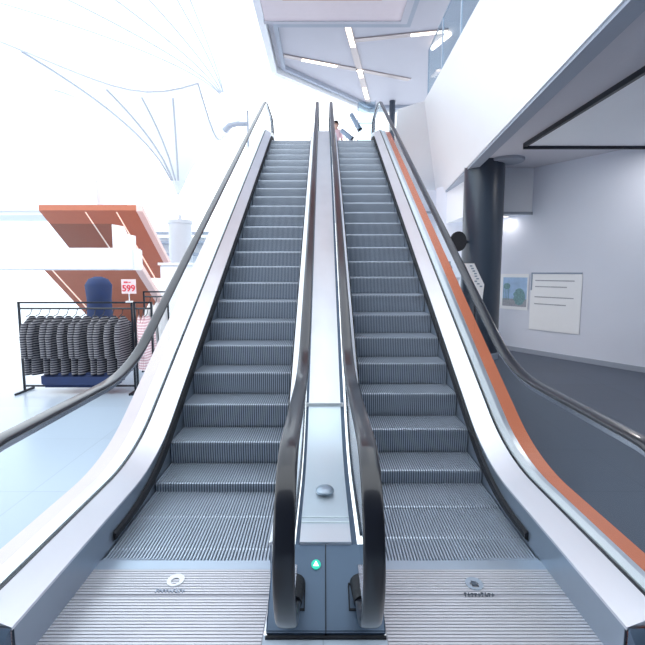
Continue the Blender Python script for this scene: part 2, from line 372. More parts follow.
# canted white void edge right of the escalators
FA = dict(b0=(1.75, 2.5, 4.0), b1=(3.29, 13.6, 4.0), t0=(2.30, 2.5, 5.9), t1=(2.44, 11.6, 5.9))
def ruled(b0, b1, t0, t1, d, n=24, m=8):
    bm = bmesh.new(); b0, b1, t0, t1, d = map(Vector, (b0, b1, t0, t1, d)); A = []; B = []
    for i in range(n+1):
        u = i/n; p = b0.lerp(b1, u); q = t0.lerp(t1, u)
        A.append([bm.verts.new(p.lerp(q, k/m)) for k in range(m+1)]); B.append([bm.verts.new(p.lerp(q, k/m)+d) for k in range(m+1)])
    for i in range(n):
        for k in range(m): bm.faces.new((A[i][k], A[i+1][k], A[i+1][k+1], A[i][k+1])); bm.faces.new((B[i][k], B[i+1][k], B[i+1][k+1], B[i][k+1]))
        for k in (0, m): bm.faces.new((A[i][k], A[i+1][k], B[i+1][k], B[i][k]))
    for i in (0, n):
        for k in range(m): bm.faces.new((A[i][k], A[i][k+1], B[i][k+1], B[i][k]))
    return bm
struct('wall_right_fascia', ruled((2.18, 2.5, 3.88), (3.29, 13.6, 3.88), (2.29, 2.5, 5.9), (2.44, 11.6, 5.9), (.16, 0, 0)), M['fascia'], True)
struct('wall_upper_return', ruled((1.86, 12.6, 4.3), (3.29, 13.6, 3.88), (1.86, 11.95, 5.83), (2.44, 11.6, 5.9), (0, .16, 0)), M['fascia'], True)
bm = bmesh.new(); prism(bm, [(2.20, 2.5, 3.84), (2.47, 5.2, 3.84), (3.31, 13.6, 3.84), (3.50, 13.6, 3.84), (2.66, 5.2, 3.84), (2.39, 2.5, 3.84)], (0, 0, .16)); struct('trim_1', bm, M['rim'])
struct('ceiling_lower', slab([(2.2, 2.5), (2.6, 5.2), (3.45, 13.6), (14, 13.6), (14, 2.5)], 4.0, 4.9), M['ceillow'])
bm = bmesh.new(); box(bm, 3.5, 10, 4.0, 8.16, 3.95, 3.998); struct('ceiling_panel', bm, M['bulk'])
bm = bmesh.new(); box(bm, 3.45, 10, 8.16, 8.20, 3.9, 4.0); box(bm, 3.45, 3.5, 4.0, 8.16, 3.93, 4.0); struct('trim_2', bm, M['dark'])
# bulkhead and low ceiling behind the dark pillar
bm = bmesh.new(); box(bm, 3.2, 14, 10.07, 13.6, 3.04, 3.999); struct('ceiling_bulkhead', bm, M['bulk'])
bm = bmesh.new(); box(bm, 3.2, 14, 10.055, 10.07, 3.02, 3.08); struct('trim_3', bm, M['rim'])
WA, WB = Vector((3.0, 12.45, 0)), Vector((7.6, 5.13, 0)); wd = (WB-WA).normalized(); wn = Vector((wd.y, -wd.x, 0))   # wn faces the camera side
if wn.y > 0: wn = -wn
bm = bmesh.new(); prism(bm, [WA, WB, WB+Vector((0, 0, 4.0)), WA+Vector((0, 0, 4.0))], -wn*0.2); struct('wall_right', bm, M['wall'])
bm = bmesh.new(); prism(bm, [WA, WB, WB+Vector((0, 0, .1)), WA+Vector((0, 0, .1))], wn*0.015); struct('baseboard_right', bm, M['rim'])
bm = bmesh.new(); box(bm, 1.95, 3.3, 12.8, 13.0, 0, 4.0); struct('wall_far_right', bm, M['wall'])
bm = bmesh.new(); box(bm, 1.95, 3.3, 12.77, 12.8, 3.38, 3.44); struct('trim_8', bm, M['rim'])
# hall behind the camera
bm = bmesh.new(); box(bm, -14, 14, -7.2, -7, 0, 6.5); struct('wall_back', bm, M['backwall'])  # unseen wall, added to keep newel fronts and risers dark
bm = bmesh.new(); box(bm, -14, 14, -7, -0.6, 6.3, 6.5); struct('ceiling_back', bm, M['backwall'])  # unseen ceiling, added so light comes from the atrium ahead
bm = bmesh.new(); box(bm, 13.8, 14, -7, 2.5, 0, 6.5); struct('wall_side', bm, M['backwall'])
# upper ceiling with bevelled frame
struct('ceiling_upper', slab([(-1.50, 9), (-1.56, 13.1), (-1.50, 16.2), (1.95, 20.0), (9, 20.0), (9, 9)], 8.62, 8.9), M['ceil'])
def beam(bm, a, b, w, z0, z1):
    a, b = Vector((*a, z0)), Vector((*b, z0)); d = (b-a).normalized(); n = Vector((-d.y, d.x, 0))*w
    prism(bm, [a, b, b+n, a+n], (0, 0, z1-z0))
bm = bmesh.new(); beam(bm, (-1.56, 9), (-1.56, 16.2), .18, 8.42, 8.9); beam(bm, (-1.56, 16.2), (1.95, 20.06), .22, 8.42, 8.9); beam(bm, (1.95, 20.0), (9, 20.0), .22, 8.42, 8.9); struct('trim_4', bm, M['white'])
bm = bmesh.new(); beam(bm, (-1.38, 9), (-1.38, 16.1), -.12, 8.5, 8.62); beam(bm, (-1.4, 16.15), (1.95, 19.9), -.14, 8.5, 8.62); beam(bm, (1.95, 19.9), (9, 19.9), -.14, 8.5, 8.62); struct('trim_5', bm, M['rim'])
# dropped bulkhead over the escalators with an orange inset
bm = bmesh.new(); box(bm, -1.52, 2.02, 9.0, 12.75, 8.30, 8.62); struct('ceiling_dropped_panel', bm, M['palepink'])
bm = bmesh.new(); box(bm, -1.56, 2.02, 12.75, 12.87, 8.28, 8.62); box(bm, 2.02, 2.20, 9.0, 12.87, 8.28, 8.62); struct('trim_6', bm, M['ceil'])
bm = bmesh.new(); box(bm, 2.20, 2.32, 9.0, 13.05, 8.29, 8.62); box(bm, -1.3, 2.20, 12.87, 13.05, 8.29, 8.62); struct('trim_7', bm, M['rim'])
bm = bmesh.new(); box(bm, -.98, 1.40, 9.0, 11.80, 8.28, 8.30); struct('ceiling_orange_inset', bm, M['orange'])

# ------------------------------------------------------------------ tent canopies and columns on the left
def funnel_z(r, z0, z1, R, p=0.5): return z0 + (z1-z0)*min(1.3, max(0, (r/R)))**p
def canopy(label, cx, cy, z0, z1, R, x0, x1, y0, y1, rays, p, group):
    t = thing('tent_canopy', label, 'canopy', (cx, cy, z0)); n = 40; bm = bmesh.new(); V = []
    for i in range(n+1):
        row = []
        for j in range(n+1):
            x = x0+(x1-x0)*i/n; y = y0+(y1-y0)*j/n; r = math.hypot(x-cx, y-cy)
            row.append(bm.verts.new((x-cx, y-cy, funnel_z(r, z0, z1, R, p)-z0)))
        V.append(row)
    for i in range(n):
        for j in range(n): bm.faces.new((V[i][j], V[i+1][j], V[i+1][j+1], V[i][j+1]))
    link('membrane', bm, M['membrane'], t, True)
    for a in rays:
        c, s = math.cos(a), math.sin(a); pts = []; r = 0.25
        while r < R*1.25:
            x, y = cx+c*r, cy+s*r
            if not (x0 < x < x1 and y0 < y < y1): break
            pts.append((x-cx, y-cy, funnel_z(r, z0, z1, R, p)-z0-0.03)); r += 0.4
        if len(pts) > 2:
            bm = bmesh.new(); tube(bm, pts, 0.032, 6); link('seam', bm, M['seam'], t)
    bm = bmesh.new(); pe = []
    for a, b in (((x0, y0), (x1, y0)), ((x1, y0), (x1, y1))):
        for i in range(17):
            x, y = a[0]+(b[0]-a[0])*i/16, a[1]+(b[1]-a[1])*i/16; pe.append((x-cx, y-cy, funnel_z(math.hypot(x-cx, y-cy), z0, z1, R, p)-z0-.02))
    tube(bm, pe, 0.03, 6); link('edge_cable', bm, M['seam'], t)
    return t
canopy('low white tent canopy flaring from the round column beside the orange soffits', -5.35, 17.4, 3.85, 9.2, 6.0, -12.5, -3.9, 15.0, 22.5, [math.radians(d) for d in (-75, -100, -125, -150, 60, 100, 150)], .45, None)
canopy('high white tent canopy with radiating seams above the left escalator', -4.9, 24.0, 10.2, 17.0, 22.0, -28, 1.5, 4.5, 34, [math.radians(d) for d in (-96, -103, -118, -135, -155, -176)], .62, None)
def column(label, x, y, r, h, m, z0=0):
    t = thing('column', label, 'column', (x, y, z0))
    bm = bmesh.new(); lathe(bm, [(r, 0), (r, h)]); link('shaft', bm, m, t, True)
    bm = bmesh.new(); lathe(bm, [(r+.012, 0), (r+.012, .12), (r, .13)]); link('base_ring', bm, M['rim'], t, True)
    return t
t = column('round white column carrying the low tent canopy', -5.35, 17.4, .42, 3.70, M['colw'])
bm = bmesh.new(); lathe(bm, [(.43, 3.55), (.455, 3.57), (.455, 3.68), (.07, 3.70), (.05, 3.90)]); link('capital', bm, M['colw'], t, True)
column('thick dark blue-grey round pillar under the white fascia', 3.28, 9.6, .395, 4.0, M['pillar'])
t = thing('ceiling_disc', 'dark grey round disc on the ceiling right of the pillar head', 'ceiling disc', (3.62, 9.3, 3.94))
bm = bmesh.new(); lathe(bm, [(.30, 0), (.32, .02), (.32, .06)]); link('disc', bm, M['rim'], t)
bm = bmesh.new(); lathe(bm, [(.22, -.006), (.22, 0)]); link('grille', bm, M['rim'], t)
column('slim dark pillar on the upper floor beyond the right escalator', 2.78, 19.3, .12, 8.62-ZTOP, M['pillar'], ZTOP)

# ------------------------------------------------------------------ the two escalators
escalator('left escalator with outer cladding painted pale for glare, beside the clothes racks', -1.395, -.315, -1, 0.27, None, M['palepink'])
escalator('right escalator with orange outer cladding, beside the dark pillar', .345, 1.36, 1, 0.0, None, M['orange'])

# ------------------------------------------------------------------ divider between them
t = thing('escalator_divider', 'bright metal divider and blue-grey console between the two escalators', 'escalator divider', (0.015, 2.1, 0))
def rel(bm): bmesh.ops.translate(bm, verts=bm.verts, vec=(-0.015, -2.1, 0)); return bm
o = ribbon('centre_deck', M['deck'], [(-.135, .24, .18), (-.135, .270, .210), (.160, .270, .210), (.160, .24, .18)], 2.46, 13.9, None)
o.data.transform(Matrix.Translation((-.015, -2.1, 0))); o.parent = t
for x0, x1 in ((-.165+.005, -.135), (.160, .200-.005)):
    o = ribbon('deck_channel', M['console'], [(x0, .20, .14), (x0, .250, .190), (x1, .250, .190), (x1, .20, .14)], 2.46, 13.9, None)
    o.data.transform(Matrix.Translation((-.015, -2.1, 0))); o.parent = t
for y in (2.72, 2.66):
    zz = .272; bm = bmesh.new(); box(bm, -.135, .160, y, y+.012, zz-.004, zz+.002); link('joint_strip', rel(bm), M['emblem'], t)
bm = bmesh.new()   # console: low sloping nose
prism(bm, [(-.285, 2.09, 0), (-.285, 2.085, .03), (-.285, 2.40, .235), (-.285, 2.47, .255), (-.285, 2.47, 0)], (.595, 0, 0))
bmesh.ops.bevel(bm, geom=[e for e in bm.edges], offset=.006, segments=2, affect='EDGES'); link('console_cover', rel(bm), M['console'], t, True)
bm = bmesh.new(); prism(bm, [(.010, 2.082, .004), (.010, 2.078, .034), (.010, 2.399, .2385), (.010, 2.47, .259), (.010, 2.47, .245), (.010, 2.40, .2)], (.005, 0, 0)); link('console_seam', rel(bm), M['brush'], t)
bm = bmesh.new(); box(bm, -.287, .312, 2.070, 2.086, 0.0, .012); link('console_kick', rel(bm), M['brush'], t)
def slope_z(y): return .03 + (y-2.085)/(2.40-2.085)*.205
for xx, wd2 in ((-.160, .09), (.206, .09)):      # handrail inlets with rubber boot and brush frame
    x0, x1 = xx-.055, xx+.065
    if xx > 0: x0, x1 = xx-.075, xx+.055
    bm = bmesh.new(); y0, y1 = 2.16, 2.27; q = .004
    for a, b, c, d in ((x0, x1, y0, y0+.008), (x0, x1, y1-.008, y1), (x0, x0+.006, y0, y1), (x1-.006, x1, y0, y1)):
        prism(bm, [(a, c, slope_z(c)+q), (b, c, slope_z(c)+q), (b, d, slope_z(d)+q), (a, d, slope_z(d)+q)], (0, 0, .004))
    fr = link('inlet_frame', rel(bm), M['brush'], t)
    bm = bmesh.new(); tube(bm, [(xx-.012*(1 if xx > 0 else -1), 2.13, .150), (xx-.012*(1 if xx > 0 else -1), 2.20, .150), (xx-.012*(1 if xx > 0 else -1), 2.28, .155)], [.040, .047, .052], 14); link('inlet_boot', rel(bm), M['brush'], t, True)
bm = bmesh.new(); N = 28; yc = 2.415; zc = .243; R = .026
yc = 2.352; dz = .205/.315; L = math.hypot(1, dz); nv = Vector((0, -dz/L, 1/L)); uv = Vector((0, 1/L, dz/L)); C0 = Vector((-.040, yc, slope_z(yc))) + nv*.003
prism(bm, [C0+Vector((R*math.cos(2*PI*a/N), 0, 0))+uv*(R*math.sin(2*PI*a/N)) for a in range(N)], nv*.004); gl_ = link('direction_light', rel(bm), M['green'], t)
bm = bmesh.new(); C1 = C0+nv*.0045; prism(bm, [C1+Vector((-.015, 0, 0))-uv*.009, C1+Vector((.015, 0, 0))-uv*.009, C1+Vector((.001, 0, 0))+uv*.017, C1+Vector((-.001, 0, 0))+uv*.017], nv*.002); link('arrow', rel(bm), M['arrow'], gl_)
# clear cover over the lower deck with a round cap
cov = path(.292, .232, 2.5, 14, rb=1.8); bm = bmesh.new(); ys = [2.62+i*.08 for i in range(20)]
top = [(-.139, y, zat(cov, y)) for y in ys]; pts = top + [(x, y, z-.006) for x, y, z in reversed(top)]
prism(bm, pts, (.303, 0, 0)); cv = link('clear_cover', rel(bm), M['glass'], t)
ye_ = ys[-1]; bm = bmesh.new(); box(bm, -.150, .185, ye_, ye_+.016, zat(cov, ye_)-.02, zat(cov, ye_)+.012); link('cover_edge', rel(bm), M['emblem'], cv)
bm = bmesh.new(); lathe(bm, [(.062, 0), (.062, .012), (.050, .026), (.022, .032), (.001, .034)], (.012, 3.03, zat(cov, 3.03)-.003), 28); cp = link('round_cap', rel(bm), M['skirt'], t, True)

# ------------------------------------------------------------------ glass balustrade on the void edge
t = thing('glass_balustrade', 'frameless glass balustrade standing on the white void edge', 'balustrade', (2.4, 2.5, 5.9))
def fx(y): return 2.36 + (y-6.9)*(.08/4.7) if y > 6.9 else 2.30 + (y-2.5)*(.06/4.4)
ys = [2.6, 4.4, 6.1, 7.4, 8.7, 10.1, 11.5]
for a, b in zip(ys, ys[1:]):
    bm = bmesh.new(); prism(bm, [(fx(a)+.06-2.4, a+.02-2.5, 0), (fx(b)+.06-2.4, b-.02-2.5, 0), (fx(b)+.06-2.4, b-.02-2.5, 1.1), (fx(a)+.06-2.4, a+.02-2.5, 1.1)], (.014, 0, 0)); link('glass_panel', bm, M['bglass'], t)
for a in ys:
    bm = bmesh.new(); box(bm, fx(a)+.05-2.4, fx(a)+.08-2.4, a-.012-2.5, a+.012-2.5, -.01, 1.12); link('post', bm, M['rim'], t)
bm = bmesh.new(); tube(bm, [(fx(y)+.067-2.4, y-2.5, 1.12) for y in ys], .018, 8); link('top_rail', bm, M['rim'], t)

# ------------------------------------------------------------------ ceiling light strips
def strip(label, a, b, spots):
    a, b = Vector((*a, 8.585)), Vector((*b, 8.585)); mid = (a+b)/2
    t = thing('strip_light', label, 'ceiling light', mid); d = (b-a).normalized(); n = Vector((-d.y, d.x, 0))*.10
    bm = bmesh.new(); prism(bm, [a-n-mid, b-n-mid, b+n-mid, a+n-mid], (0, 0, .03)); link('channel', bm, M['strip'], t)
    for u, v in spots:
        p, q = a+(b-a)*u-mid, a+(b-a)*v-mid
        bm = bmesh.new(); prism(bm, [p-n*.75, q-n*.75, q+n*.75, p+n*.75], (0, 0, -.012)); link('lamp', bm, M['warm'], t)
strip('long ceiling light strip running away above the divider, crossing both others', (.60, 13.2), (1.84, 19.5), ((.02, .25), (.50, .60), (.74, .92)))
strip('short ceiling light strip ending above the glass balustrade', (.86, 14.42), (3.55, 13.85), ((.62, .99),))
strip('ceiling light strip starting at the left edge of the grey ceiling', (-1.30, 15.35), (3.08, 17.2), ((.14, .40), (.56, .60)))
t = thing('glass_reflection', 'bright angled reflection of lights, built as a glowing tube behind the glass balustrade', 'light', (3.35, 14.2, 8.1))
bm = bmesh.new(); tube(bm, [(-.05, .5, .42), (.25, -.35, .42)], .07, 8); link('lamp', bm, M['warm'], t)  # glowing tube stands in for lights reflected in the glass
bm = bmesh.new(); tube(bm, [(.1, .1, .40), (.1, .1, .53)], .03, 8); link('bracket', bm, M['rim'], t)  # bracket added to carry the reflection tube

# ------------------------------------------------------------------ inclined orange-bottomed escalator trusses, far left
def truss(label, x0, x1, ya, za, yb, strips, th):
    """underside from (ya,za) down to yb at 30 degrees (falls away from the camera)"""
    t = thing('inclined_walkway', label, 'escalator underside', (x1, ya, za)); f = lambda y: -(y-ya)*.68; L = yb-ya
    bm = bmesh.new(); prism(bm, [(x0-x1, 0, 0), (x0-x1, L, f(yb)), (x0-x1, L, f(yb)+th), (x0-x1, 0, th)], (x1-x0, 0, 0)); link('soffit', bm, M['rust'], t)
    bm = bmesh.new(); prism(bm, [(0, 0, -.02), (0, L, f(yb)-.02), (0, L, f(yb)+th), (0, 0, th)], (.16, 0, 0)); link('side_panel', bm, M['pinkside'], t)
    for s in strips:
        bm = bmesh.new(); prism(bm, [(s, .05, -.035), (s, L-.05, f(yb-.05)-.03), (s, L-.05, f(yb-.05)+.01), (s, .05, .01)], (.035, 0, 0)); link('light_strip', bm, M['warmdim'], t)
    return t
truss('upper orange-bottomed inclined walkway with two thin light strips, left of the white column', -7.3, -4.80, 12.0, 3.36, 14.6, (-.55, -1.35), .14)
truss('lower orange-bottomed inclined walkway, behind the red price sign', -6.3, -4.23, 10.3, 1.90, 13.0, (-1.9,), .14)
t = thing('white_balcony', 'white balcony front crossing the orange walkways', 'balcony', (-5.6, 9.6, 1.95))
bm = bmesh.new(); box(bm, -3.2, 1.66, 0, .5, -.12, .34); bmesh.ops.bevel(bm, geom=bm.edges[:], offset=.03, segments=2, affect='EDGES'); link('front', bm, M['white'], t, True)
bm = bmesh.new(); prism(bm, [(1.15, .2, .34), (1.62, .2, .34), (1.62, .2, .60), (1.45, .2, .64), (1.38, .2, .80), (1.15, .2, .84)], (0, .06, 0)); link('parapet', bm, M['white'], t)
bm = bmesh.new(); box(bm, -3.2, 1.15, .2, .215, .34, .85); link('glass_panel', bm, M['bglass'], t)
for i, (x0, x1) in enumerate(((-12, -6.4),)):
    t = thing('white_gallery', 'white gallery edge with rounded underside at far left', 'balcony', (-7, 14, 4.0))
    bm = bmesh.new(); box(bm, -9, .35, 0, 2.0, -.5, .65); bmesh.ops.bevel(bm, geom=bm.edges[:], offset=.12, segments=3, affect='EDGES'); link('front', bm, M['white'], t, True)
t = thing('shop_kiosk', 'pale kiosk with blue glass front behind the white column', 'kiosk', (-5.2, 20.5, 0))
bm = bmesh.new(); box(bm, -2.2, 2.6, 0, 3, 0, 3.3); link('body', bm, M['white'], t)
bm = bmesh.new(); box(bm, .9, 2.5, -.03, 0, .9, 4.2); link('glass_front', bm, M['bglass'], t)
for j, zz in enumerate((3.4, 3.0, 2.5)):
    bm = bmesh.new(); box(bm, -2.3, .4, -.5, 0, zz, zz+.10); link('louvre', bm, M['rim'], t)
t = thing('display_plinth', 'white block plinth right of the clothes racks', 'plinth', (-3.05, 9.4, 0))
bm = bmesh.new(); box(bm, -.28, .42, 0, .6, 0, 1.93); bmesh.ops.bevel(bm, geom=bm.edges[:], offset=.02, segments=2, affect='EDGES'); link('block', bm, M['white'], t)
bm = bmesh.new(); box(bm, -.31, .45, -.03, .63, 1.93, 1.98); link('top', bm, M['white'], t)

# ------------------------------------------------------------------ clothes racks
def rack(label, x0, x1, y, h, group=None):
    t = thing('clothes_rack', label, 'clothes rack', ((x0+x1)/2, y, 0)); cx = (x0+x1)/2
    for x in (x0, x1):
        for yy in (0,):
            bm = bmesh.new(); box(bm, x-cx-.014, x-cx+.014, yy-.012, yy+.012, 0, h); link('leg', bm, M['dark'], t)
        bm = bmesh.new(); box(bm, x-cx-.012, x-cx+.012, -.22, .22, 0, .03); link('foot_bar', bm, M['dark'], t)
    for yy in (0,):
        for z in (.08, h-.025):
            bm = bmesh.new(); box(bm, x0-cx, x1-cx, yy-.012, yy+.012, z, z+.025); link('frame_bar', bm, M['dark'], t)
    bm = bmesh.new(); tube(bm, [(x0-cx, 0, h-.10), (x1-cx, 0, h-.10)], .014, 8); link('hanging_rail', bm, M['dark'], t)
    return t
rack('dark metal clothes rack full of black and white striped knits', -4.5, -2.83, 6.75, 1.36)
rack('small dark metal clothes rack holding pink knits', -2.79, -2.54, 6.75, 1.36)
rack('dark metal clothes rack of pale garments behind the pink knits', -3.25, -2.82, 8.3, 1.45)
def garment(name, label, cat, m, x, y, top, ln, wdt, dep, group):
    t = thing(name, label, cat, (x, y, top), group)
    bm = bmesh.new(); rings = []
    prof = [(0, .10, .30), (-.04, .25, .55), (-.10, .45, .8), (-.25, .46, .9), (-ln*.6, .48, 1.0), (-ln, .52, 1.08)]
    for z, sw, sd_ in prof:
        r = []
        for k in range(20):
            a = 2*PI*k/20; fold = 1+.10*math.sin(5*a+z*6+x*20)
            r.append(bm.verts.new((dep*sd_*.5*math.cos(a)*fold, wdt*sw*math.sin(a), z-.03)))
        rings.append(r)
    for i in range(len(rings)-1):
        for k in range(20): bm.faces.new((rings[i][k], rings[i][(k+1) % 20], rings[i+1][(k+1) % 20], rings[i+1][k]))
    bm.faces.new(rings[0]); bm.faces.new(rings[-1]); link('body', bm, m, t, True)
    for s in (-1, 1):
        bm = bmesh.new(); tube(bm, [(0, s*wdt*.36, -.14), (0, s*wdt*.52, -.32), (.01, s*wdt*.56, -.32-ln*.35)], [dep*.42, dep*.38, dep*.3], 10); link('sleeve', bm, m, t, True)
    bm = bmesh.new(); tube(bm, [(0, -wdt*.30, -.035), (0, -.02, .0), (0, 0, .04), (0, .02, .065), (0, 0, .085), (0, -.02, .07)], .006, 6); link('hanger', bm, M['dark'], t)
    return t
g0 = garment('knit_top', 'black and white striped knit hanging on the front rack', 'garment', M['knit'], -2.97, 6.75, 1.18, .85, .42, .12, 'striped knits on the front rack')
for i in range(1, 11):
    c = copy_tree(g0); c.location = (-2.97-.135*i, 6.75, 1.18); c.rotation_euler = (0, 0, random.uniform(-.25, .25))
g0 = garment('pink_knit', 'pale pink striped knit hanging on the small rack', 'garment', M['pinkknit'], -2.60, 6.75, 1.18, .78, .40, .08, 'pink knits on the small rack')
for i in (1, 2):
    c = copy_tree(g0); c.location = (-2.60-.065*i, 6.75, 1.18); c.rotation_euler = (0, 0, .2*i)
g0 = garment('pale_garment', 'cream garment hanging on the rear rack', 'garment', M['cream'], -2.9, 8.3, 1.27, .95, .42, .1, 'cream garments on the rear rack')
for i in (1, 2): c = copy_tree(g0); c.location = (-2.9-.12*i, 8.3, 1.27)
# folded navy cloth under the knits, dark cap on the rack
t = tag(link('folded_cloth', (lambda b: (box(b, -.55, .55, -.2, .2, 0, .22), bmesh.ops.bevel(b, geom=b.edges[:], offset=.05, segments=3, affect='EDGES'), b)[2])(bmesh.new()), M['navy'], None, True), 'navy folded cloth lying under the striped knits', 'folded cloth'); t.location = (-3.6, 6.75, .105)
t = thing('navy_coat', 'navy coat hung on a stand at the left edge behind the knits', 'coat', (-3.72, 7.6, 0))
bm = bmesh.new(); tube(bm, [(0, 0, .02), (0, 0, 1.55)], .02, 8); link('pole', bm, M['dark'], t)
bm = bmesh.new(); lathe(bm, [(.22, 0), (.22, .02), (.03, .03)], seg=24); link('foot', bm, M['dark'], t)
bm = bmesh.new(); lathe(bm, [(.20, 1.02), (.19, 1.35), (.21, 1.58), (.15, 1.68), (.05, 1.72)], seg=20); link('coat_body', bm, M['navy'], t, True)
t = thing('price_sign', 'red and pale pink 599 price sign on a thin stem above the clothes rack', 'sign', (-2.86, 6.75, 1.36))
bm = bmesh.new(); tube(bm, [(0, 0, -.02), (0, 0, .12)], .008, 8); link('stem', bm, M['emblem'], t)
bm = bmesh.new(); box(bm, -.045, .045, -.03, .03, -.01, .012); link('clip', bm, M['emblem'], t)
bm = bmesh.new(); box(bm, -.105, .105, -.006, .006, .12, .33); pn = link('board', bm, M['paper'], t)
text_mesh('price', '599', .130, M['red'], pn, (0, -.008, .195), (PI/2, 0, 0), .002)
bm = bmesh.new(); box(bm, -.07, -.01, -.009, -.006, .275, .297); box(bm, .0, .035, -.009, -.006, .28, .292); link('small_print', bm, M['red'], pn)

# ------------------------------------------------------------------ wall posters on the right
def onwall(s, z): return WA + wd*s + wn*.012 + Vector((0, 0, z))
def wall_s(px):      # distance along the wall of a given bearing x/y
    d = Vector((px, 1, 0)); den = d.x*wd.y - d.y*wd.x
    k = (WA.x*wd.y - WA.y*wd.x)/den; return (d*k-WA).dot(wd)
def wquad(bm, s0, s1, z0, z1, off=0, th=.006):
    prism(bm, [Vector((s0, -off, z0)), Vector((s1, -off, z0)), Vector((s1, -off, z1)), Vector((s0, -off, z1))], (0, -th, 0))
wrot = math.atan2(wd.y, wd.x)
def wthing(name, label, cat, s, z):
    t = thing(name, label, cat, onwall(s, z)); t.rotation_euler = (0, 0, wrot); return t
s0, s1 = wall_s((500.5-323.3)/458), wall_s((528.5-323.3)/458); W = s1-s0
t = wthing('picture_poster', 'colour picture poster of trees under blue sky on the pale wall', 'poster', s0, .95)
bm = bmesh.new(); wquad(bm, 0, W, 0, .80); link('sheet', bm, M['white'], t)
bm = bmesh.new(); wquad(bm, .10*W, .95*W, .07, .72, .006, .002); pc = link('picture_sky', bm, M['skyblue'], t)
bm = bmesh.new(); wquad(bm, .10*W, .95*W, .07, .24, .008, .002); link('picture_ground', bm, M['picgrey'], t)
bm = bmesh.new(); N = 20; prism(bm, [Vector((.70*W+.20*W*math.cos(a*2*PI/N)*(1+.15*math.sin(a*3)), -.010, .29+.19*math.sin(a*2*PI/N))) for a in range(N)], (0, -.002, 0)); link('picture_tree', bm, M['foliage'], t)
bm = bmesh.new()
for k in range(4): wquad(bm, (.13+.06*k)*W, (.145+.06*k)*W, .2, .52-.05*(k % 2), .010, .002)
N = 16; prism(bm, [Vector((.25*W+.12*W*math.cos(a*2*PI/N), -.0125, .52+.07*math.sin(a*2*PI/N))) for a in range(N)], (0, -.002, 0)); link('picture_palms', bm, M['foliage'], t)
s2 = wall_s((531-323.3)/458)
t = wthing('notice_board', 'white notice board with dark corner frame and grey text lines beside the picture poster', 'notice board', s2, .55)
bm = bmesh.new(); wquad(bm, 0, 1.1, 0, 1.22, 0, .012); link('board', bm, M['white'], t)
bm = bmesh.new(); wquad(bm, .0, 1.1, 1.20, 1.23, .012, .006); wquad(bm, 0, .03, .85, 1.23, .012, .006); link('frame', bm, M['bluegrey'], t)
for k, zz in enumerate((1.05, .92, .70, .55)):
    bm = bmesh.new(); wquad(bm, .10, .95-.15*(k % 2), zz, zz+.022, .012, .003); link('print_line', bm, M['picgrey'], t)

for i, (x, y) in enumerate(((5.2, 7.4), (6.9, 6.2), (4.05, 10.4))):  # invented fill lamps, added to brighten the right wall
    z = 3.948 if y < 8.2 else 3.04
    t = thing('added_fill_lamp', ('added round ceiling fill lamp at the far right, nearer the camera', 'second added round ceiling fill lamp at the far right, furthest right', 'added round fill lamp in the low ceiling right of the dark pillar')[i], 'ceiling light', (x, y, z))
    bm = bmesh.new(); lathe(bm, [(.11, 0), (.11, -.03), (.085, -.03), (.085, -.012), (.001, -.012)], seg=24); link('housing', bm, M['white'], t)
    bm = bmesh.new(); lathe(bm, [(.08, -.014), (.08, -.02)], seg=24); link('lamp', bm, M['warm'], t)
    ld = bpy.data.lights.new('fill_lamp_light', 'AREA'); ld.shape = 'DISK'; ld.size = .16; ld.energy = 14 if y < 8.2 else 2; ld.color = (1, .96, .92)
    lo = bpy.data.objects.new('fill_lamp_light', ld); COL.objects.link(lo); lo.parent = t; lo.location = (0, 0, -.03)

# ------------------------------------------------------------------ things between the right escalator and the pillar
t = thing('notice_stand', 'white sloping notice panel on a stand in front of the dark pillar', 'sign', (2.42, 7.25, 0))
bm = bmesh.new(); tube(bm, [(0, .05, .01), (0, .05, 1.65)], .018, 8); link('pole', bm, M['dark'], t)
bm = bmesh.new(); lathe(bm, [(.18, 0), (.18, .02), (.03, .035)], (0, .05, 0), 24); link('foot', bm, M['dark'], t)
bm = bmesh.new(); prism(bm, [(-.20, 0, 1.93), (-.05, 0, 1.93), (.12, 0, 1.60), (.10, 0, 1.35)], (0, .015, 0)); pn = link('panel', bm, M['white'], t)
bm = bmesh.new(); ran = random.Random(5)
for k in range(9):
    u = k/9; bx_ = -.13+.17*u+ran.uniform(-.02, .03); bz_ = 1.88-.36*u; box(bm, bx_, bx_+.04, -.003, -.0005, bz_, bz_+.02)
link('print', bm, M['bluegrey'], pn)
t = thing('round_loudspeaker', 'black round loudspeaker fixed to the left side of the dark pillar', 'loudspeaker', (2.70, 9.3, 2.40))
bm = bmesh.new(); N = 28; prism(bm, [(.16*math.cos(2*PI*k/N), -.07, .20*math.sin(2*PI*k/N)) for k in range(N)], (0, .14, 0)); bmesh.ops.bevel(bm, geom=bm.edges[:], offset=.02, segments=2, affect='EDGES'); link('case', bm, M['brush'], t, True)
bm = bmesh.new(); tube(bm, [(.05, 0, 0), (.30, .22, 0)], .03, 8); link('bracket', bm, M['dark'], t)
t = thing('display_counter', 'white shop counter seen through the right escalator glass', 'counter', (2.45, 9.5, 0))
bm = bmesh.new(); box(bm, -.30, .28, -.25, .25, 0, 1.65); bmesh.ops.bevel(bm, geom=bm.edges[:], offset=.02, segments=2, affect='EDGES'); link('body', bm, M['white'], t)
bm = bmesh.new(); box(bm, -.32, .30, -.28, .28, 1.65, 1.69); link('top', bm, M['wall'], t)
g = tag(link('bottle', (lambda b: (lathe(b, [(.05, 0), (.055, .02), (.055, .20), (.02, .26), (.02, .32)], seg=20), b)[1])(bmesh.new()), M['bluegrey'], None, True), 'blue-grey bottle standing on the white shop counter', 'bottle', 'bottles on the shop counter'); g.location = (2.22, 9.5, 1.69)
